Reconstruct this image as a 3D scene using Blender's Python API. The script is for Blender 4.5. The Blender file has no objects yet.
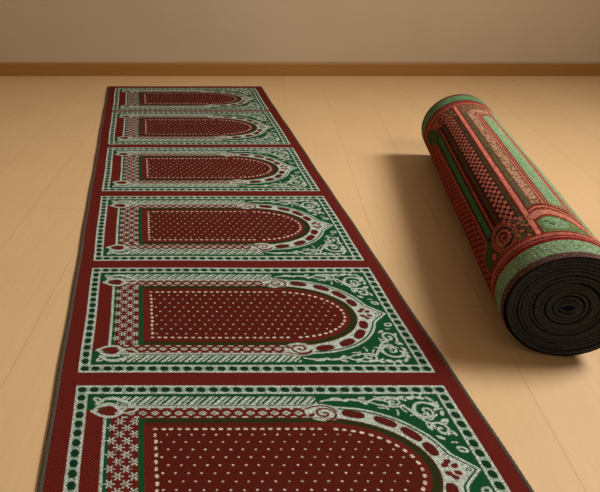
import bpy, math
import numpy as np

rng = np.random.default_rng(7)
scene = bpy.context.scene
COL = scene.collection

# ------------------------------------------------------------------ helpers
def lin(rgb):
    c = np.array(rgb, float) / 255.0
    return np.where(c <= .04045, c / 12.92, ((c + .055) / 1.055) ** 2.4)

def L4(rgb):
    return tuple(lin(rgb)) + (1.0,)

def smooth_noise(n, period, amp, seed):
    r = np.random.default_rng(seed)
    k = max(4, int(n / period) + 3)
    v = r.uniform(-1, 1, k)
    x = np.linspace(0, k - 1.001, n)
    i = x.astype(int); f = x - i; f = f * f * (3 - 2 * f)
    return amp * (v[i] * (1 - f) + v[i + 1] * f)

def new_obj(name, verts, faces, mat, parent=None, colors=None, smooth=True):
    """verts (n,3) array, faces (m,4) int array or list of tuples."""
    me = bpy.data.meshes.new(name)
    verts = np.asarray(verts, np.float32)
    if isinstance(faces, np.ndarray):
        me.vertices.add(len(verts)); me.vertices.foreach_set('co', verts.ravel())
        m, w = faces.shape
        me.loops.add(m * w); me.loops.foreach_set('vertex_index', faces.astype(np.int32).ravel())
        me.polygons.add(m)
        me.polygons.foreach_set('loop_start', np.arange(0, m * w, w, dtype=np.int32))
        me.polygons.foreach_set('loop_total', np.full(m, w, np.int32))
        me.update(calc_edges=True); me.validate()
    else:
        me.from_pydata([tuple(map(float, v)) for v in verts], [], faces); me.update()
    if smooth:
        me.polygons.foreach_set('use_smooth', np.ones(len(me.polygons), bool))
    if colors is not None:
        at = me.color_attributes.new('yarn', 'FLOAT_COLOR', 'POINT')
        c4 = np.ones((len(verts), 4), np.float32); c4[:, :3] = colors
        at.data.foreach_set('color', c4.ravel())
    me.materials.append(mat)
    o = bpy.data.objects.new(name, me); COL.objects.link(o)
    if parent: o.parent = parent
    return o

def grid_faces(nr, nc, wrap=False):
    r = np.arange(nr - 1)[:, None]; ncf = nc if wrap else nc - 1
    c = np.arange(ncf)[None, :]; c1 = (c + 1) % nc
    a = r * nc + c; b = r * nc + c1; d = (r + 1) * nc + c; e = (r + 1) * nc + c1
    return np.stack([a, b, e, d], -1).reshape(-1, 4)

def thing(name, label, cat, loc):
    o = bpy.data.objects.new(name, None); COL.objects.link(o)
    o.location = loc; o['label'] = label; o['category'] = cat
    o.empty_display_size = .1
    return o

# ------------------------------------------------------------------ node materials
def base_mat(name):
    m = bpy.data.materials.new(name); m.use_nodes = True
    nt = m.node_tree
    b = nt.nodes['Principled BSDF']
    return m, nt, b

def N(nt, t, **k):
    n = nt.nodes.new(t)
    for a, v in k.items(): setattr(n, a, v)
    return n

def math_node(nt, op, a, b=None):
    n = N(nt, 'ShaderNodeMath', operation=op)
    for i, v in enumerate((a, b)):
        if v is None: continue
        if isinstance(v, (int, float)): n.inputs[i].default_value = v
        else: nt.links.new(v, n.inputs[i])
    return n.outputs[0]

def mix(nt, fac, a, b, blend='MIX'):
    n = N(nt, 'ShaderNodeMix', data_type='RGBA', blend_type=blend)
    for sock, v in ((n.inputs[0], fac), (n.inputs[6], a), (n.inputs[7], b)):
        if hasattr(v, 'is_linked'): nt.links.new(v, sock)
        else: sock.default_value = v
    return n.outputs[2]

def yarn_mat(name, scale, bump):
    """woven pile: knot colours from the weave, twill ribs and fibre noise"""
    m, nt, b = base_mat(name)
    at = N(nt, 'ShaderNodeAttribute', attribute_name='yarn')
    tc = N(nt, 'ShaderNodeTexCoord')
    wv = N(nt, 'ShaderNodeTexWave', wave_type='BANDS', bands_direction='DIAGONAL')
    wv.inputs['Scale'].default_value = scale; wv.inputs['Distortion'].default_value = 1.5
    wv.inputs['Detail'].default_value = 1
    nt.links.new(tc.outputs['Object'], wv.inputs['Vector'])
    no = N(nt, 'ShaderNodeTexNoise'); no.inputs['Scale'].default_value = 420
    no.inputs['Detail'].default_value = 2
    nt.links.new(tc.outputs['Object'], no.inputs['Vector'])
    h = math_node(nt, 'ADD', wv.outputs['Fac'], no.outputs['Fac'])
    r = N(nt, 'ShaderNodeMapRange'); nt.links.new(h, r.inputs[0])
    r.inputs[1].default_value = .2; r.inputs[2].default_value = 1.7
    r.inputs[3].default_value = .72; r.inputs[4].default_value = 1.22
    hs = N(nt, 'ShaderNodeHueSaturation'); nt.links.new(r.outputs[0], hs.inputs['Value'])
    nt.links.new(at.outputs['Color'], hs.inputs['Color'])
    nt.links.new(hs.outputs[0], b.inputs['Base Color'])
    bp = N(nt, 'ShaderNodeBump'); bp.inputs['Strength'].default_value = bump
    bp.inputs['Distance'].default_value = .002
    nt.links.new(h, bp.inputs['Height']); nt.links.new(bp.outputs[0], b.inputs['Normal'])
    b.inputs['Roughness'].default_value = .95
    b.inputs['Specular IOR Level'].default_value = .04
    return m

def cloth_mat(name, c1, c2, scale, rough=.95):
    m, nt, b = base_mat(name)
    tc = N(nt, 'ShaderNodeTexCoord')
    no = N(nt, 'ShaderNodeTexNoise'); no.inputs['Scale'].default_value = scale
    no.inputs['Detail'].default_value = 4
    nt.links.new(tc.outputs['Object'], no.inputs['Vector'])
    r = N(nt, 'ShaderNodeMapRange'); nt.links.new(no.outputs['Fac'], r.inputs[0])
    r.inputs[1].default_value = .35; r.inputs[2].default_value = .65
    nt.links.new(mix(nt, r.outputs[0], L4(c1), L4(c2)), b.inputs['Base Color'])
    bp = N(nt, 'ShaderNodeBump'); bp.inputs['Strength'].default_value = .6
    bp.inputs['Distance'].default_value = .002
    nt.links.new(no.outputs['Fac'], bp.inputs['Height']); nt.links.new(bp.outputs[0], b.inputs['Normal'])
    b.inputs['Roughness'].default_value = rough
    b.inputs['Specular IOR Level'].default_value = .15
    return m

# floor: pale laminate boards running almost away from the camera
PLANK_ANG = math.radians(9.5)
def floor_mat():
    m, nt, b = base_mat('pale_laminate')
    tc = N(nt, 'ShaderNodeTexCoord')
    mp = N(nt, 'ShaderNodeMapping', vector_type='POINT')
    # texture x runs along the boards, y across them
    mp.inputs['Rotation'].default_value = (0, 0, -(math.pi / 2 - PLANK_ANG))
    mp.inputs['Location'].default_value = FLOOR_OFFSET
    nt.links.new(tc.outputs['Object'], mp.inputs['Vector'])
    br = N(nt, 'ShaderNodeTexBrick', offset=.37, offset_frequency=2, squash=1.0)
    br.inputs['Scale'].default_value = 1.0
    br.inputs['Brick Width'].default_value = 1.55
    br.inputs['Row Height'].default_value = .305
    br.inputs['Mortar Size'].default_value = .0009
    br.inputs['Mortar Smooth'].default_value = .6
    br.inputs['Bias'].default_value = 0
    br.inputs['Color1'].default_value = (0, 0, 0, 1); br.inputs['Color2'].default_value = (1, 1, 1, 1)
    br.inputs['Mortar'].default_value = (.5, .5, .5, 1)
    nt.links.new(mp.outputs[0], br.inputs['Vector'])
    st = N(nt, 'ShaderNodeMapping'); st.inputs['Scale'].default_value = (1.3, 26, 1)
    nt.links.new(mp.outputs[0], st.inputs['Vector'])
    # every board starts its grain somewhere else
    off = N(nt, 'ShaderNodeVectorMath', operation='MULTIPLY_ADD')
    nt.links.new(br.outputs['Color'], off.inputs[0]); off.inputs[1].default_value = (37, 11, 5)
    nt.links.new(st.outputs[0], off.inputs[2])
    g = N(nt, 'ShaderNodeTexNoise'); g.inputs['Scale'].default_value = 1.6
    g.inputs['Detail'].default_value = 7; g.inputs['Roughness'].default_value = .62
    g.inputs['Distortion'].default_value = .7
    nt.links.new(off.outputs[0], g.inputs['Vector'])
    fs = N(nt, 'ShaderNodeMapping'); fs.inputs['Scale'].default_value = (14, 260, 1)
    nt.links.new(mp.outputs[0], fs.inputs['Vector'])
    fg = N(nt, 'ShaderNodeTexNoise'); fg.inputs['Scale'].default_value = 1; fg.inputs['Detail'].default_value = 3
    nt.links.new(fs.outputs[0], fg.inputs['Vector'])
    bl = N(nt, 'ShaderNodeTexNoise'); bl.inputs['Scale'].default_value = 2.2; bl.inputs['Detail'].default_value = 2
    nt.links.new(mp.outputs[0], bl.inputs['Vector'])
    def rng_(s, a, c):
        r = N(nt, 'ShaderNodeMapRange'); nt.links.new(s, r.inputs[0])
        r.inputs[1].default_value = a; r.inputs[2].default_value = c; return r.outputs[0]
    c = mix(nt, rng_(g.outputs['Fac'], .3, .7), L4((196, 161, 117)), L4((203, 169, 125)))
    c = mix(nt, math_node(nt, 'MULTIPLY', br.outputs['Color'], .45), c, L4((200, 162, 116)))
    c = mix(nt, math_node(nt, 'MULTIPLY', rng_(fg.outputs['Fac'], .5, .75), .16), c, L4((174, 134, 88)))
    c = mix(nt, math_node(nt, 'MULTIPLY', rng_(bl.outputs['Fac'], .35, .7), .25), c, L4((208, 176, 133)))
    c = mix(nt, math_node(nt, 'MULTIPLY', br.outputs['Fac'], 0.65), c, L4((108, 74, 42)))
    nt.links.new(c, b.inputs['Base Color'])
    b.inputs['Roughness'].default_value = .5
    b.inputs['Specular IOR Level'].default_value = .25
    bp = N(nt, 'ShaderNodeBump'); bp.inputs['Strength'].default_value = .15; bp.inputs['Distance'].default_value = .001
    nt.links.new(math_node(nt, 'SUBTRACT', fg.outputs['Fac'], br.outputs['Fac']), bp.inputs['Height'])
    nt.links.new(bp.outputs[0], b.inputs['Normal'])
    return m
# a board seam passes through ground point (1.22, 2.0)
_a = -(math.pi / 2 - PLANK_ANG)
_px, _py = 1.222, 2.0
_ty = math.sin(_a) * _px + math.cos(_a) * _py
_tx = math.cos(_a) * _px - math.sin(_a) * _py
FLOOR_OFFSET = (-_tx + .03 - .562, -_ty + .305 * 40, 0)

def wall_mat():
    m, nt, b = base_mat('taupe_plaster')
    tc = N(nt, 'ShaderNodeTexCoord')
    a = N(nt, 'ShaderNodeTexNoise'); a.inputs['Scale'].default_value = 1.6; a.inputs['Detail'].default_value = 3
    nt.links.new(tc.outputs['Object'], a.inputs['Vector'])
    f = N(nt, 'ShaderNodeTexNoise'); f.inputs['Scale'].default_value = 90; f.inputs['Detail'].default_value = 3
    nt.links.new(tc.outputs['Object'], f.inputs['Vector'])
    c = mix(nt, a.outputs['Fac'], L4((186, 168, 144)), L4((198, 180, 155)))
    nt.links.new(c, b.inputs['Base Color'])
    bp = N(nt, 'ShaderNodeBump'); bp.inputs['Strength'].default_value = .12; bp.inputs['Distance'].default_value = .002
    nt.links.new(f.outputs['Fac'], bp.inputs['Height']); nt.links.new(bp.outputs[0], b.inputs['Normal'])
    b.inputs['Roughness'].default_value = .8; b.inputs['Specular IOR Level'].default_value = .2
    return m

def trim_mat():
    m, nt, b = base_mat('honey_wood_trim')
    tc = N(nt, 'ShaderNodeTexCoord')
    mp = N(nt, 'ShaderNodeMapping'); mp.inputs['Scale'].default_value = (1.2, 30, 40)
    nt.links.new(tc.outputs['Object'], mp.inputs['Vector'])
    g = N(nt, 'ShaderNodeTexNoise'); g.inputs['Scale'].default_value = 1.5; g.inputs['Detail'].default_value = 6
    nt.links.new(mp.outputs[0], g.inputs['Vector'])
    c = mix(nt, g.outputs['Fac'], L4((142, 100, 46)), L4((164, 118, 58)))
    nt.links.new(c, b.inputs['Base Color'])
    b.inputs['Roughness'].default_value = .45; b.inputs['Specular IOR Level'].default_value = .35
    return m

# ------------------------------------------------------------------ weaving: paint into knot grids
MAROON = lin((93, 29, 22)); FIELD = lin((80, 26, 18)); LIGHT = lin((188, 199, 185))
GREEN = lin((18, 68, 37)); BEAD = lin((17, 50, 29)); OLIVE = lin((40, 44, 18)); CREAM = lin((228, 206, 186))

class Weave:
    def __init__(s, X, Y, base):
        s.X, s.Y = X, Y
        s.C = np.empty(X.shape + (3,), np.float32); s.C[:] = base
        s.light = np.zeros(X.shape, bool)
        s.x0, s.y0 = X[0, 0], Y[0, 0]
        s.dx = X[0, 1] - X[0, 0]; s.dy = Y[1, 0] - Y[0, 0]
    def put(s, m, c, light=False):
        s.C[m] = c; s.light[m] = light
    def win(s, xa, ya, xb, yb):
        i0 = max(0, int((ya - s.y0) / s.dy) - 1); i1 = min(s.X.shape[0], int((yb - s.y0) / s.dy) + 3)
        j0 = max(0, int((xa - s.x0) / s.dx) - 1); j1 = min(s.X.shape[1], int((xb - s.x0) / s.dx) + 3)
        return (slice(i0, max(i0, i1)), slice(j0, max(j0, j1)))
    def _set(s, w, m, c, light):
        s.C[w][m] = c; s.light[w][m] = light
    def rect(s, xa, ya, xb, yb, c, light=False):
        w = s.win(xa, ya, xb, yb); X, Y = s.X[w], s.Y[w]
        s._set(w, (X >= xa) & (X <= xb) & (Y >= ya) & (Y <= yb), c, light)
    def ell(s, x, y, a, b, c, light=False, rot=0, p=2, clip=None):
        r = max(a, b); w = s.win(x - r, y - r, x + r, y + r)
        X, Y = s.X[w] - x, s.Y[w] - y; cr, sr = math.cos(rot), math.sin(rot)
        u, v = X * cr + Y * sr, -X * sr + Y * cr
        s._set(w, np.abs(u / a) ** p + np.abs(v / b) ** p <= 1, c, light)
    def stroke(s, pts, wd, c, light=False, taper=None):
        pts = np.asarray(pts, float)
        for i in range(len(pts) - 1):
            a, b = pts[i], pts[i + 1]
            hw = wd / 2 if taper is None else wd / 2 * (taper[0] + (taper[1] - taper[0]) * i / max(1, len(pts) - 2))
            lo = np.minimum(a, b) - hw; hi = np.maximum(a, b) + hw
            w = s.win(lo[0], lo[1], hi[0], hi[1]); X, Y = s.X[w], s.Y[w]
            d = b - a; L = max(d @ d, 1e-12)
            t = np.clip(((X - a[0]) * d[0] + (Y - a[1]) * d[1]) / L, 0, 1)
            s._set(w, (X - a[0] - t * d[0]) ** 2 + (Y - a[1] - t * d[1]) ** 2 <= hw * hw, c, light)
    def poly(s, pts):
        pts = np.asarray(pts); m = np.zeros(s.X.shape, bool)
        for i in range(len(pts)):
            a, b = pts[i], pts[(i + 1) % len(pts)]
            if a[1] == b[1]: continue
            cr = ((a[1] > s.Y) != (b[1] > s.Y))
            m ^= cr & (s.X < a[0] + (s.Y - a[1]) * (b[0] - a[0]) / (b[1] - a[1]))
        return m

def spiral(cx, cy, r0, r1, a0, turns, sx=1, sy=1, n=40):
    t = np.linspace(0, 1, n); a = a0 + t * turns * 2 * math.pi; r = r0 + (r1 - r0) * t
    return np.stack([cx + sx * r * np.cos(a), cy + sy * r * np.sin(a)], 1)

def bez(p0, p1, p2, p3, n=18):
    t = np.linspace(0, 1, n)[:, None]
    p0, p1, p2, p3 = map(np.array, (p0, p1, p2, p3))
    return (1 - t) ** 3 * p0 + 3 * (1 - t) ** 2 * t * p1 + 3 * (1 - t) * t * t * p2 + t ** 3 * p3

PU, PT = 1.081, .3237                 # panel length across the rug, half its depth
def weave_panel():
    st = .001
    U, T = np.meshgrid(np.arange(0, PU + st, st), np.arange(-PT, PT + st, st))
    W = Weave(U, T, MAROON)
    A = np.abs(T)
    B = .037
    # beaded outer border
    W.put(np.ones(U.shape, bool), LIGHT, True)
    eb = np.minimum(np.minimum(U, PU - U), PT - A)
    W.put((eb > .0085) & (eb < .0285), lin((150, 172, 152)), True)
    nb = 31
    for i in range(nb):
        x = .019 + (PU - .038) * i / (nb - 1)
        for t in (PT - .0185, -PT + .0185):
            W.ell(x + rng.uniform(-.001, .001), t, .0128, .0112, BEAD, p=2.4)
    for i in range(1, 17):
        t = -PT + .0185 + (2 * PT - .037) * i / 17
        for x in (.019, PU - .019):
            W.ell(x, t + rng.uniform(-.001, .001), .0112, .0135, BEAD, p=2.4)
    # fine pinkish line within the border
    # green ground
    W.rect(B, -PT + B, PU - B, PT - B, GREEN)
    # maroon strip at the foot end
    W.rect(B, -.218, .0865, .218, MAROON)
    W.put((U > .087) & (U < .70) & (A < .2345), MAROON)
    # trellis column with its bounding lines
    W.rect(.0865, -.19, .0945, .19, LIGHT, True)
    W.rect(.0945, -.195, .1055, .195, GREEN)
    W.rect(.1055, -.2, .182, .2, MAROON)
    for i in range(-4, 5):
        for j in range(5):
            x = .111 + .0205 * j; t = .049 * i + (.0245 if j % 2 else 0)
            if abs(t) > .186: continue
            r = .0125 if .11 < x < .18 else .008
            for k in range(3):
                a = math.pi / 2 * 0 + k * math.pi / 3
                W.stroke([(x - r * math.cos(a), t - r * math.sin(a)), (x + r * math.cos(a), t + r * math.sin(a))], .0042, LIGHT, True)
            W.ell(x, t, .003, .003, MAROON)
    W.rect(.1825, -.182, .197, .182, GREEN)
    # rope bands and lozenge bands
    for sg in (1, -1):
        t0, t1 = sorted((sg * .236, sg * .2755))
        m = (U > .12) & (U < .69) & (T > t0) & (T < t1)
        W.put(m, GREEN)
        ph = np.mod((U - .9 * T) / .0355, 1)
        c = np.abs(T - sg * .256)
        W.put(m & (ph < .36) & (c < .0175), LIGHT, True)
        W.put(m & (ph > .52) & (ph < .74) & (c < .0155), LIGHT, True)
        W.put((U > .12) & (U < .69) & (A > .226) & (A < .2335) & (T * sg > 0), LIGHT, True)
        W.put((U > .13) & (U < .69) & (A > .237) & (A < .2395) & (T * sg > 0), LIGHT, True)
        for i in range(17):
            x = .128 + .0333 * i
            if x > .66: break
            W.ell(x, sg * .205, .0118, .0092, LIGHT, True, p=1.25)
            for k in range(3):
                a = k * math.pi / 3 + .3
                if k != 1: W.stroke([(x - .006 * math.cos(a), sg * .205 - .006 * math.sin(a)), (x + .006 * math.cos(a), sg * .205 + .006 * math.sin(a))], .0022, MAROON)
            if x + .0167 < .655:
                W.ell(x + .0167, sg * .1885, .009, .0035, LIGHT, True)
                W.ell(x + .0167, sg * .2215, .006, .003, LIGHT, True)
    # arched medallion: light spandrel band with a pointed tip
    tt = np.linspace(.228, .054, 40)
    ub = .735 + .255 * np.sqrt(np.clip(1 - (tt / .228) ** 2, 0, 1))
    up = np.concatenate([np.stack([ub, tt], 1), [[1.000, .036], [1.018, .018], [1.036, 0]]])
    outer = np.concatenate([[[.70, .228]], up, (up * [1, -1])[::-1][1:], [[.70, -.228]]])
    W.put(W.poly(outer), LIGHT, True)
    W.stroke(outer, .0175, GREEN)
    W.put(W.poly((outer - [.85, 0]) * [.945, .94] + [.85, 0]), LIGHT, True)
    W.stroke(outer + [0.001, 0], .0068, LIGHT, True)
    # arch frame
    q = np.where(U > .69, np.sqrt(np.maximum(0, (U - .69) / 1.325) ** 2 + T ** 2), A)
    reg = U > .197
    W.put(reg & (q < .1858), MAROON)
    W.put(reg & (q < .1835), OLIVE)
    W.put((U > .182) & (U < .2) & (A < .1835), GREEN)
    W.put(reg & (q < .1665), MAROON)
    W.put(reg & (U < .6) & (q < .1665) & (A > .156), FIELD)
    W.put((U > .222) & (q < .15), FIELD)
    # maroon cartouches around the arch
    for sg in (1, -1):
        for x, t, a in ((.778, .200, -.22), (.857, .171, -.55), (.911, .124, -.95), (.941, .069, -1.3)):
            ln = .031 if t > .1 else .025
            W.ell(x, sg * t, ln, .0152, FIELD, rot=sg * a, p=2.6)
            W.ell(x - sg * 0, sg * t, ln * .2, .003, MAROON, rot=sg * a)
        for x, t in ((.955, .014), (.979, .012), (.966, .026)):
            W.ell(x, sg * t, .0105, .0075, MAROON, rot=sg * .5)
        # small diamond in the tip
    W.ell(.967, 0, .006, .005, LIGHT, True); W.ell(1.010, 0, .008, .006, GREEN)
    W.ell(1.010, 0, .004, .003, LIGHT, True)
    # spiral volute at each springing of the arch
    for sg in (1, -1):
        W.ell(.696, sg * .207, .05, .0345, LIGHT, True)
        W.stroke(spiral(.699, sg * .203, .002, .036, 2.2, sg * -1.6, 1, .78, 60), .0068, MAROON)
        W.stroke(bez((.735, sg * .21), (.728, sg * .236), (.69, sg * .243), (.655, sg * .222)), .0055, MAROON)
        W.ell(.662, sg * .196, .012, .006, MAROON, rot=sg * .6)
        W.put((q < .1865) & (q >= .1835) & reg & (T * sg > 0) & (U < .76), MAROON)
    # dashed line round the field
    def dash(x, t, along):
        W.ell(x + rng.uniform(-.001, .001), t, *((.0060, .0034) if along else (.0042, .0066)), CREAM, True, p=4)
    for sg in (1, -1):
        for i in range(21): dash(.2275 + .0222 * i, sg * .1425, True)
    for i in range(1, 12): dash(.2275, -.1425 + .02375 * i, False)
    k = 1.43
    a = np.linspace(math.pi / 2, -math.pi / 2, 400)
    P = np.stack([.69 + .1425 * k * np.cos(a), .1425 * np.sin(a)], 1)
    s_ = np.concatenate([[0], np.cumsum(np.hypot(*np.diff(P, axis=0).T))])
    nn = 24
    for i in range(1, nn):
        j = np.searchsorted(s_, s_[-1] * i / nn); d = P[min(j + 1, 399)] - P[j - 1]
        W.ell(P[j, 0], P[j, 1], .0062, .0042, CREAM, True, rot=math.atan2(d[1], d[0]), p=3)
    # pin dots
    for r in range(10):
        for c in range(24):
            x = .243 + .0325 * c + (.016 if r % 2 else 0) + rng.uniform(-.001, .001); t = (r - 4.5) * .0268
            if abs(t) > .129: continue
            if x > .69 and math.hypot((x - .69) / k, t) > .1275: continue
            W.ell(x, t, .0029, .0025, CREAM, True, p=3)
    # corner scrolls at the foot
    for sg in (1, -1):
        S = lambda x, t: (x, sg * t)
        W.stroke(bez(S(.052, .213), S(.075, .192), S(.115, .172), S(.138, .214)), .009, LIGHT, True)
        W.stroke(bez(S(.062, .218), S(.085, .25), S(.12, .252), S(.134, .208)), .014, LIGHT, True)
        W.stroke(bez(S(.068, .222), S(.085, .232), S(.108, .232), S(.118, .214)), .005, MAROON)
        W.ell(.099, sg * .209, .02, .0095, MAROON, rot=sg * .15)
        W.stroke(bez(S(.066, .243), S(.1, .285), S(.135, .262), S(.17, .232)), .013, LIGHT, True)
        W.stroke(bez(S(.085, .255), S(.11, .262), S(.13, .25), S(.15, .24)), .004, GREEN)
        W.ell(.066, sg * .259, .016, .0095, LIGHT, True, rot=-sg * .7)
        W.ell(.0665, sg * .2585, .007, .0035, GREEN, rot=-sg * .7)
        W.stroke(bez(S(.133, .21), S(.15, .20), S(.165, .212), S(.18, .218)), .006, LIGHT, True)
        # vine in the green band beside the arch
        W.stroke(bez(S(.70, .252), S(.735, .268), S(.76, .25), S(.79, .262)), .0055, LIGHT, True)
        for x, t, aa, ln in ((.735, .262, .5, .013), (.757, .262, -.5, .013), (.775, .258, .5, .012), (.80, .259, -.2, .017), (.822, .249, -.7, .014), (.822, .267, .3, .012)):
            W.ell(x, sg * t, ln, .0052, LIGHT, True, rot=sg * aa)
        # acanthus scrolls filling the corner
        W.stroke(bez(S(.825, .243), S(.86, .272), S(.90, .282), S(.945, .258)), .007, LIGHT, True)
        W.stroke(bez(S(.845, .248), S(.868, .232), S(.905, .226), S(.93, .236)), .006, LIGHT, True)
        W.stroke(spiral(.905, sg * .250, .003, .021, .4, sg * 1.35, 1.25, .8), .0062, LIGHT, True)
        W.stroke(spiral(.985, sg * .213, .004, .038, 3.4, -sg * 1.45, 1.05, 1.05, 60), .0088, LIGHT, True, taper=(.7, 1))
        W.stroke(spiral(1.000, sg * .141, .004, .028, 1.2, sg * 1.3, .95, 1.1, 50), .008, LIGHT, True)
        W.stroke(bez(S(.955, .200), S(.965, .175), S(.97, .165), S(.99, .165)), .007, LIGHT, True)
        W.stroke(bez(S(.93, .238), S(.95, .205), S(.955, .19), S(.965, .18)), .008, LIGHT, True)
        for x, t, aa, ln in ((.962, .270, .2, .016), (.99, .268, -.2, .013), (1.015, .262, -.9, .014), (1.026, .237, 1.4, .014), (.935, .271, .4, .011),
                             (1.027, .205, 1.2, .012), (1.020, .176, .5, .012), (.975, .188, .5, .011), (.985, .110, -.6, .012), (.955, .222, .9, .012), (.868, .262, -.3, .011)):
            W.ell(x, sg * t, ln, .0055, LIGHT, True, rot=sg * aa)
        lr = np.random.default_rng(21)
        for _ in range(60):
            x, t = lr.uniform(.83, 1.03), lr.uniform(.09, .277)
            edge = .735 + .27 * math.sqrt(max(0, 1 - (t / .243) ** 2)) if t < .243 else .80
            if x < edge + .018: continue
            a0 = lr.uniform(0, 6.28); l = lr.uniform(.006, .013); bnd = lr.uniform(-1, 1)
            p = [(x + l * (k / 3 - 1) * math.cos(a0 + bnd * k / 6), sg * (t + l * (k / 3 - 1) * math.sin(a0 + bnd * k / 6))) for k in range(7)]
            W.stroke(p, .0048, LIGHT, True)
        W.ell(1.024, sg * .068, .0155, .011, LIGHT, True, rot=-sg * .5)
        W.ell(1.024, sg * .068, .0075, .0045, GREEN, rot=-sg * .5)
    # hand-knotted irregularity: every knot takes its own dye, light yarns are flecked
    kn = 2
    def knots(shape, k):
        h = rng.uniform(0, 1, (shape[0] // k + 1, shape[1] // k + 1))
        return np.repeat(np.repeat(h, k, 0), k, 1)[:shape[0], :shape[1]]
    h = knots(U.shape, kn); g = knots(U.shape, kn)
    W.C *= (.8 + .4 * h)[..., None]
    fleck = W.light & (g < .36)
    W.C[fleck] = W.C[fleck] * .3 + lin((70, 64, 44)) * .35
    fl2 = W.light & (g > .9)
    W.C[fl2] *= 1.15
    return W.C

def sample(img, fx, fy, r=1):
    """box-filtered lookup of the weave"""
    out = 0; n = 0
    for dx in range(r + 1):
        for dy in range(r + 1):
            ix = np.clip(fx + dx, 0, img.shape[1] - 1).astype(int); iy = np.clip(fy + dy, 0, img.shape[0] - 1).astype(int)
            out = out + img[iy, ix]; n += 1
    return out / n

# ------------------------------------------------------------------ the room
floor = new_obj('floor', [(-3.5, -2, 0), (6.5, -2, 0), (6.5, 5.52, 0), (-3.5, 5.52, 0)], [(0, 1, 2, 3)], floor_mat(), smooth=False)
floor['kind'] = 'structure'
WY = 5.50
def box_obj(name, x0, x1, y0, y1, z0, z1, mat):
    v = [(x, y, z) for z in (z0, z1) for y in (y0, y1) for x in (x0, x1)]
    f = [(0, 2, 3, 1), (4, 5, 7, 6), (0, 1, 5, 4), (2, 6, 7, 3), (0, 4, 6, 2), (1, 3, 7, 5)]
    return new_obj(name, v, f, mat, smooth=False)
wall = box_obj('wall_back', -3.5, 6.5, WY, WY + .12, 0, 2.7, wall_mat()); wall['kind'] = 'structure'
BH = .108
prof = [(WY, 0), (WY - .018, 0), (WY - .018, BH - .012), (WY - .016, BH - .006), (WY - .012, BH - .002), (WY - .006, BH), (WY, BH)]
bv = [(x, y, z) for x in (-3.5, 6.5) for y, z in prof]; n = len(prof)
bf = [(i, i + 1, n + i + 1, n + i) for i in range(n - 1)] + [tuple(range(n))[::-1], tuple(range(n, 2 * n))]
bb = new_obj('baseboard_back', bv, bf, trim_mat(), smooth=False); bb['kind'] = 'structure'

# ------------------------------------------------------------------ the prayer rug
TH = .008
KS = (1.2565 - TH) / 1.2565
XL, XR = -.232 * KS, .942 * KS
YN, YF = .11, 5.137 * KS
PX0, PX1 = -.184 * KS, .8975 * KS
panels = [(5.082, 4.462), (4.427, 3.735), (3.672, 3.0173), (2.954, 2.300), (2.2416, 1.594), (1.5334, .886), (.825, .178)]
panels = [(a * KS, b * KS) for a, b in panels]
rug = thing('prayer_rug', 'long flat runner rug with a row of red and green arched niches on the floor', 'rug', (.355 * KS, 2.6, 0))
RX, RY = rug.location.x, rug.location.y
panel = weave_panel()
ys = np.concatenate([np.arange(YN, 1.0, .004), np.arange(1.0, 2.3, .002), np.arange(2.3, 3.0, .0028), np.arange(3.0, YF - .001, .004), [YF]])
xs = np.linspace(XL, XR, 640)
nx, ny = len(xs), len(ys)
GX, GY = np.meshgrid(xs, ys)
C = np.empty((ny, nx, 3), np.float32); C[:] = MAROON
C *= (.8 + .4 * rng.uniform(0, 1, (ny, nx, 1)))
for a, b in panels:
    rows = np.where((ys <= a) & (ys >= b))[0]
    cols = np.where((xs >= PX0) & (xs <= PX1))[0]
    fy = (ys[rows] - b) / (a - b) * (panel.shape[0] - 1); fx = (xs[cols] - PX0) / (PX1 - PX0) * (panel.shape[1] - 1)
    FX, FY = np.meshgrid(fx, fy)
    C[np.ix_(rows, cols)] = sample(panel, FX, FY, 1)
def wob(y):      # the long edges are not ruler straight
    return -.0012 * np.sin(y * 5.1) + .001 * np.sin(y * 13.7 + 1)
def rise(x, y):  # faint undulation of the cloth
    return .0006 * np.sin(x * 9 + y * 3) * np.sin(y * 6.3)
f = (GX - XL) / (XR - XL)
GXw = GX + wob(GY) * (1 - f) + wob(GY + 2) * f
# small rounding of the far corners
Z = TH + rise(GX, GY)
top = np.stack([GXw - RX, GY - RY, Z], -1)
# skirt down to the backing all round
def ring_idx():
    i = np.arange(ny * nx).reshape(ny, nx)
    return np.concatenate([i[0, :], i[1:, -1], i[-1, -2::-1], i[-2:0:-1, 0]])
ri = ring_idx(); V = top.reshape(-1, 3); low = V[ri].copy(); low[:, 2] = .002
k = len(ri); base = len(V)
sk = np.stack([ri, base + np.arange(k), base + (np.arange(k) + 1) % k, np.roll(ri, -1)], 1)
new_obj('pile', np.concatenate([V, low]), np.concatenate([grid_faces(ny, nx), sk]), yarn_mat('prayer_rug_wool', 70, .7), rug,
        np.concatenate([C.reshape(-1, 3), C.reshape(-1, 3)[ri]]))
# dark backing under the pile
bk = []
ysb = np.linspace(YN, YF, 60)
for y in ysb: bk += [(XL + wob(y) + .001 - RX, y - RY, .0021), (XR + wob(y + 2) - .001 - RX, y - RY, .0021)]
bk += [(x, y, .0003) for x, y, z in bk]
m = len(ysb); fb = []
for i in range(m - 1):
    fb += [(2 * i, 2 * i + 1, 2 * i + 3, 2 * i + 2), (2 * m + 2 * i, 2 * m + 2 * i + 2, 2 * m + 2 * i + 3, 2 * m + 2 * i + 1),
           (2 * i, 2 * i + 2, 2 * m + 2 * i + 2, 2 * m + 2 * i), (2 * i + 1, 2 * m + 2 * i + 1, 2 * m + 2 * i + 3, 2 * i + 3)]
fb += [(0, 2 * m, 2 * m + 1, 1), (2 * m - 2, 2 * m - 1, 4 * m - 1, 4 * m - 2)]
new_obj('backing', bk, fb, cloth_mat('dark_felt', (44, 38, 33), (58, 50, 43), 200), rug, smooth=False)
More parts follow.
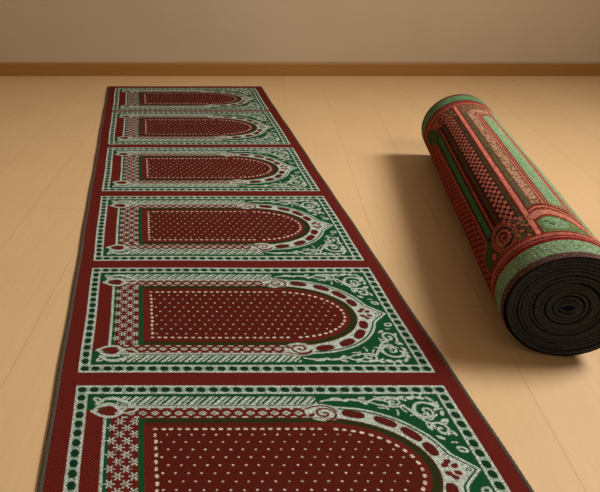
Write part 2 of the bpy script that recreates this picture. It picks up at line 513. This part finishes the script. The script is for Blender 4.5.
# overlocked grey-brown edge bindings
bind = cloth_mat('binding_yarn', (56, 48, 39), (86, 75, 62), 260)
def binding(x_of, side, wdt):
    yy = np.arange(YN - .001, YF + .001, .006); n = 12
    a = np.linspace(0, 2 * math.pi, n, endpoint=False)
    rib = 1 + .10 * np.sin(np.arange(len(yy)) * 2.3)
    cx = x_of(yy) + side * wdt * .42
    PX = cx[:, None] + wdt * .5 * rib[:, None] * np.sign(np.cos(a)) * np.abs(np.cos(a)) ** .7
    PZ = .0049 + .0046 * rib[:, None] * np.sign(np.sin(a)) * np.abs(np.sin(a)) ** .7 * .95
    P = np.stack([PX - RX, np.repeat(yy[:, None], n, 1) - RY, np.maximum(PZ, .0003)], -1).reshape(-1, 3)
    F = grid_faces(len(yy), n, True)
    o = new_obj('edge_binding', P, F, bind, rug); o['label'] = 'grey-brown overlocked edge'
    return o
binding(lambda y: XL + wob(y), -1, .0155)
binding(lambda y: XR + wob(y + 2), 1, .0135)

# ------------------------------------------------------------------ the rolled carpet
R, LEN, AZ = .177, 1.901, .239
roll = thing('rolled_carpet', 'rolled-up red and green carpet with dark coiled end right of the flat rug', 'carpet roll', (1.296, 1.678, 0))
roll.rotation_euler = (0, 0, -AZ)      # local +y runs along the roll, away from the camera
PINK = lin((176, 96, 80)); RRED = lin((116, 30, 24)); RMAR = lin((92, 27, 20)); RBRN = lin((58, 37, 24))
RGRN = lin((118, 142, 104)); RDGR = lin((62, 106, 62)); BEIGE = lin((178, 140, 110)); MOSS = lin((92, 84, 52)); PLUM = lin((66, 48, 44))

def weave_roll():
    st = .0015
    D = math.radians(1) * R
    S_, Q_ = np.arange(0, LEN + st, st), np.arange(-180, 180.01, .5) * D
    X, Y = np.meshgrid(Q_, S_)               # X: arc length round the roll, Y: along it
    W = Weave(X, Y, RMAR)
    ph = X / D
    s0, s1 = .17, 1.70
    # chequered tile ground on the far left flank (and hidden underside)
    hatch = ((np.floor(X / .0125) + np.floor(Y / .02)) % 2 == 0)
    W.put(np.ones(X.shape, bool), lin((160, 66, 50))); W.put(hatch & (np.abs(ph) > 60), lin((70, 22, 15)))  # ground red lightened to paint in bounced light on the left flank
    # pink outline between flank and green strip, with scalloped ends
    def pl(a): return [(q * D, s) for q, s in a]
    scal = [(-93, .19), (-97, .25), (-92, .29), (-82, .305), (-77, .335), (-77.5, .6), (-79, 1.0), (-81, 1.42), (-85, 1.47), (-95, 1.5), (-99, 1.56), (-95, 1.66)]
    inner = W.poly(pl(scal + [(0, 1.69), (0, .17)]))
    W.put(inner, RBRN)
    moss = ((np.sin(X * 900) + np.sin(Y * 700 + X * 300)) > .7)
    W.put(inner & moss, MOSS)
    W.put(inner & (ph < -62) & ((Y < .34) | (Y > 1.45)), lin((62, 74, 40)))
    W.stroke(pl(scal), .011, RRED); W.stroke(pl(scal), .006, lin((160, 84, 66)))
    # green strip
    W.put((ph > -74.5 + .002 * 0) & (ph < -64.5) & (Y > .3) & (Y < 1.47), lin((44, 36, 20)))
    W.put((ph > -73) & (ph < -66) & (Y > .33) & (Y < 1.45), RDGR)
    v = .5 + .5 * np.sin(Y * 190 + 3 * np.sin(X * 500)) * np.sin(Y * 83 + X * 700)
    W.put((ph > -72) & (ph < -67) & (Y > .33) & (Y < 1.45) & (v < .28), lin((36, 62, 32)))
    # maroon with red pinline
    W.put((ph > -64.5) & (ph < -50) & (Y > .3) & (Y < 1.52), lin((66, 28, 18)))
    W.put((ph > -64) & (ph < -60.2) & (Y > .31) & (Y < 1.50), RRED)
    W.put((ph > -62.6) & (ph < -61.4) & (Y > .31) & (Y < 1.50), lin((176, 84, 66)))
    W.put((ph > -57) & (ph < -52) & (Y > .33) & (Y < 1.5) & (np.sin(X * 700) * np.sin(Y * 260) > .2), MOSS)
    # chequer band
    chk = (ph > -50) & (ph < -35) & (Y > .31) & (Y < 1.57)
    W.put(chk, lin((64, 15, 11)))
    a, b = .0114, .0235
    cell = (np.floor((ph + 50) * D / a) + np.floor(Y / b)) % 2
    fu = np.mod((ph + 50) * D / a, 1); fv = np.mod(Y / b, 1)
    W.put(chk & (cell == 0), lin((178, 104, 86)))
    W.put(chk & (cell == 1) & ((np.abs(fu - .5) > .40) | (np.abs(fv - .5) > .42)), lin((96, 36, 27)))
    # brown gutter then the long pink moulding
    W.put((ph > -35) & (ph < -28.5) & (Y > s0) & (Y < s1), lin((60, 32, 21)))
    W.put((ph > -34) & (ph < -29.5) & (Y > s0) & (Y < s1) & (np.sin(Y * 330) * np.sin(X * 800) > .1), MOSS)
    W.put((ph > -29.5) & (ph < -21.5) & (Y > s0) & (Y < s1), RRED)
    W.put((ph > -28) & (ph < -23.3) & (Y > s0) & (Y < s1), lin((206, 120, 102)))
    # right panel ground
    right = (ph > -21.5) & (ph < 60) & (Y > s0) & (Y < s1)
    W.put(right, lin((70, 56, 34)))
    W.put(right & (np.sin(X * 620 + np.sin(Y * 90)) * np.sin(Y * 410) > .15), lin((112, 112, 78)))
    W.put(right & (Y > 1.55) & (np.sin(X * 420) * np.sin(Y * 300) > .3), lin((164, 84, 66)))
    # nested rounded frames round the long green reserve (arch-ended at the far end)
    def frame(qa, qb, sa, sb, r):
        u0, u1 = qa * D, qb * D
        dx = np.maximum(np.maximum(u0 + r - X, X - (u1 - r)), 0); dy = np.maximum(np.maximum(Y - (sb - r), 0), 0)
        return (X > u0) & (X < u1) & (Y > sa) & (Y < sb) & (dx * dx + dy * dy < r * r)
    fr = [(-16, 60, .36, 1.605, .075, lin((96, 36, 27))), (-15, 60, .37, 1.598, .072, BEIGE), (-5.5, 60, .38, 1.548, .055, RRED), (-3.6, 60, .385, 1.538, .05, lin((170, 116, 94))),
          (-1.6, 60, .39, 1.526, .048, RRED), (.2, 60, .39, 1.517, .045, lin((170, 116, 94))), (1.4, 60, .39, 1.51, .043, RRED), (3.0, 60, .395, 1.50, .042, RGRN)]
    for i, (qa, qb, sa, sb, r, c) in enumerate(fr):
        W.put(frame(qa, qb, sa, sb, r) & right, c)
        if i == 1:
            fk = frame(qa, qb, sa, sb, r) & right & (np.repeat(np.repeat(rng.uniform(0, 1, (X.shape[0] // 4 + 1, X.shape[1] // 2 + 1)), 4, 0), 2, 1)[:X.shape[0], :X.shape[1]] > .62)
            W.put(fk, lin((104, 58, 42)))
    W.put((ph > 19) & (ph < 31) & (Y > .2) & (Y < 1.66), lin((170, 116, 94)))
    W.put((ph > 20.5) & (ph < 23) & (Y > .2) & (Y < 1.66), RRED)
    W.put((ph > 24.5) & (ph < 27) & (Y > .2) & (Y < 1.66), RRED)
    W.put((ph > 28) & (ph < 60) & (Y > .2) & (Y < 1.66), RGRN)
    # arch bands sweeping across the near end of that panel
    def sweep(ds): return pl([(-20, .275 + ds), (-14, .298 + ds), (-5, .303 + ds), (5, .285 + ds), (13, .259 + ds), (20, .215 + ds), (27, .165 + ds)])
    below = W.poly(sweep(.095) + pl([(27, .17), (-20, .17)])); W.put(below, MOSS)
    W.stroke(sweep(.078), .014, RRED); W.stroke(sweep(.064), .012, lin((176, 110, 86))); W.stroke(sweep(.05), .012, RRED)
    W.stroke(sweep(.018), .046, lin((150, 60, 46))); W.stroke(sweep(.018), .034, lin((176, 112, 92)))
    W.stroke(sweep(-.01), .01, RRED)
    W.put(W.poly(sweep(-.018) + pl([(27, .168), (-20, .168)])), lin((100, 112, 66)))
    W.put(W.poly(pl([(-17, .20), (-16, .265), (-8, .277), (0, .27), (6, .235), (4, .19), (-6, .19)])), RGRN)
    W.stroke(pl([(-14, .25), (-8, .215)]), .006, lin((40, 70, 40))); W.stroke(pl([(-11, .255), (-6, .225)]), .004, lin((40, 70, 40)))
    # leafy medallions at both ends of the chequer band
    for cy, sgn in ((.255, 1), (1.62, -1)):
        cx = -56 * D
        W.put((ph > -74) & (ph < -29) & (Y > min(cy - .085 * 1, cy + .06 * sgn)) & (Y < cy + .06 * 1) & ((X - cx) ** 2 / .05 ** 2 + (Y - cy) ** 2 / .09 ** 2 < 1), RRED)
        W.ell(cx, cy, .050, .096, RRED); W.ell(cx, cy, .047, .090, lin((168, 86, 68))); W.ell(cx, cy, .042, .082, RMAR); W.ell(cx, cy, .039, .076, lin((170, 94, 74))); W.ell(cx, cy, .035, .068, RBRN)
        W.stroke(spiral(cx, cy, .003, .030, .5, 1.6 * sgn, 1, 1.8, 50), .008, lin((178, 96, 76)))
        W.stroke(spiral(cx + .004, cy, .002, .02, 2.5, 1.3 * sgn, 1, 1.7, 40), .005, RRED)
        for k in range(9):
            aa = k * .7; W.ell(cx + .022 * math.cos(aa), cy + .042 * math.sin(aa), .006, .010, lin((170, 96, 76)), rot=aa)
        for k in range(26):
            W.ell(rng.uniform(-46, -30) * D, cy + rng.uniform(-.075, .06), .005, .009, lin((166, 92, 68)) if k % 2 else MOSS, rot=rng.uniform(0, 3))
        W.ell(-76 * D, cy - .045 * sgn, .014, .025, RRED); W.ell(-76 * D, cy - .045 * sgn, .010, .018, lin((164, 90, 75)))
    # end bands (near): plum selvage / green / red / pink moulding
    def band(a, b, c): W.put((Y >= a) & (Y < b), c)
    band(0, .030, PLUM); W.put((Y < .030) & (np.sin(X * 900) * np.sin(Y * 900) > 0), lin((106, 76, 68)))
    band(.030, .108, RGRN)
    W.put((Y > .030) & (Y < .108) & (np.mod((X * 1.0 + Y * 1.2) / .0135, 1) < .28), lin((164, 178, 146)))
    W.put((Y > .030) & (Y < .108) & (np.mod((X * 1.0 + Y * 1.2) / .0135, 1) > .72), lin((40, 88, 56)))
    band(.108, .128, RRED); band(.128, .133, lin((176, 112, 92))); band(.133, .143, RRED); band(.143, .163, lin((168, 90, 75))); band(.163, .171, RRED)
    # end bands (far)
    band(1.690, 1.698, RRED); band(1.698, 1.722, lin((164, 90, 75))); band(1.722, 1.742, RRED); band(1.742, 1.752, lin((170, 84, 68))); band(1.752, 1.775, RMAR)
    band(1.775, 1.868, lin((88, 122, 84))); band(1.868, LEN + .01, lin((92, 40, 34)))
    n = rng.uniform(0, 1, (X.shape[0] // 2 + 1, X.shape[1]))
    n = rng.uniform(0, 1, (X.shape[0] // 3 + 1, X.shape[1] // 2 + 1))
    n = np.repeat(np.repeat(n, 3, 0), 2, 1)[:X.shape[0], :X.shape[1]]
    W.C *= (.45 + 1.0 * n)[..., None]
    return W.C, Q_ / R, S_

# section of the roll: round, resting on a slightly flattened underside
def section(phi, r):
    x = r * np.sin(phi); z = r * np.cos(phi)
    z = np.where(z < -.97 * R, -.97 * R + (z + .97 * R) * .6, z)
    return x, z
ZC = .97 * R + .03 * R * .6 + .0012
rc, rphi, rs = weave_roll()
def roll_strip(name, sa, sb, mat, label=None):
    idx = np.where((rs >= sa - 1e-6) & (rs <= sb + 1e-6))[0]
    Pm, Sm = np.meshgrid(rphi, rs[idx])
    # ends curl in a touch
    e = np.minimum(Sm, LEN - Sm); shrink = .002 * np.clip(1 - e / .02, 0, 1) ** 2
    rr = R - shrink + .0009 * np.sin(Sm * 7 + Pm * 3)
    x, z = section(Pm, rr)
    P = np.stack([x, Sm, z + ZC], -1).reshape(-1, 3)
    o = new_obj(name, P, grid_faces(len(idx), len(rphi)), mat, roll, rc[idx].reshape(-1, 3))
    if label: o['label'] = label
    return o
rw = yarn_mat('rolled_carpet_wool', 60, .5)
roll_strip('pile', 0.03, 1.8675, rw)
roll_strip('edge_binding', 0, 0.03, rw, 'plum-grey mottled edge at the near end')
roll_strip('edge_binding', 1.8675, LEN, rw, 'thin maroon edge at the far end')
# the coiled carpet inside, dark rubbery back showing on the cut end
turns = 14.6; n = 72; nt_ = int(turns * n)
tt = np.linspace(0, turns, nt_ + 1); ang = tt * 2 * math.pi - 1.37
r_in0 = .019; pitch = (R - .0012 - r_in0) / turns
cross = [(0.02, .004), (.12, .001), (.4, 0), (.68, .0004), (.88, .002), (.97, .006)]
endw = smooth_noise(nt_ + 1, 33, .0060, 3) + smooth_noise(nt_ + 1, 11, .0014, 4) + np.interp(tt, [0, turns - 1, turns], [.004, 0, -.003])
wobr = smooth_noise(nt_ + 1, 25, .0040, 5) * np.clip((turns - tt) / 1.0, 0, 1)
rings = []
for fr_, d in cross + [(.97, None), (.02, None)]:
    r = r_in0 + pitch * (tt - 1 + fr_) + wobr
    r = np.maximum(r, .004 + .003 * fr_)
    x, z = section(ang, r)
    # squeezed core
    sq = np.clip(1 - tt / 2.5, 0, 1); z = z * (1 - .3 * sq); x = x * (1 + .25 * sq)
    y = (np.maximum(endw + d - .003, -.006) if d is not None else np.full(nt_ + 1, LEN - .006))
    rings.append(np.stack([x, y, z + ZC], 1))
RG = np.stack(rings, 1)          # (turn, cross, 3)
m = RG.shape[1]; P = RG.reshape(-1, 3)
F = grid_faces(nt_ + 1, m, True)
coil = new_obj('backing', P, F, cloth_mat('black_backing', (35, 36, 37), (68, 69, 70), 240), roll)
coil['label'] = 'charcoal coiled backing showing at the near end'

# ------------------------------------------------------------------ camera
cam = bpy.data.cameras.new('camera'); co = bpy.data.objects.new('camera', cam); COL.objects.link(co)
co.location = (0, 0, 1.2565); co.rotation_euler = (math.radians(90 - 27.384), 0, 0)
cam.sensor_width = 36; cam.lens = 658.3 / 600 * 36; cam.shift_x = (300 - 139) / 600
cam.clip_start = .05
scene.camera = co

# ------------------------------------------------------------------ light
def area(name, loc, target, size, power, col):
    l = bpy.data.lights.new(name, 'AREA'); l.shape = 'RECTANGLE'; l.size, l.size_y = size
    l.energy = power; l.color = col
    o = bpy.data.objects.new(name, l); COL.objects.link(o); o.location = loc
    d = np.array(target, float) - np.array(loc, float)
    import mathutils
    o.rotation_euler = mathutils.Vector(d).to_track_quat('-Z', 'Y').to_euler()
    return o
key = area('window_light', (7.3, 3.3, 6.4), (1.0, 1.5, 0), (3.0, 3.0), 120, (1, .99, .97))
key.data.spread = math.radians(56)
wash = area('wall_fill_light', (2.7, 1.4, 2.6), (.9, 5.5, 1.7), (.9, .9), 31, (1, .93, .82))  # unseen fill lamp, added to brighten the back wall
wash.data.spread = math.radians(110)
w = bpy.data.worlds.new('world'); scene.world = w; w.use_nodes = True
bg = w.node_tree.nodes['Background']; bg.inputs[0].default_value = (1, .74, .50, 1); bg.inputs[1].default_value = .29
vs = scene.view_settings
vs.view_transform = 'Standard'; vs.look = 'None'; vs.gamma = 1; vs.use_curve_mapping = False; vs.exposure = 0.0
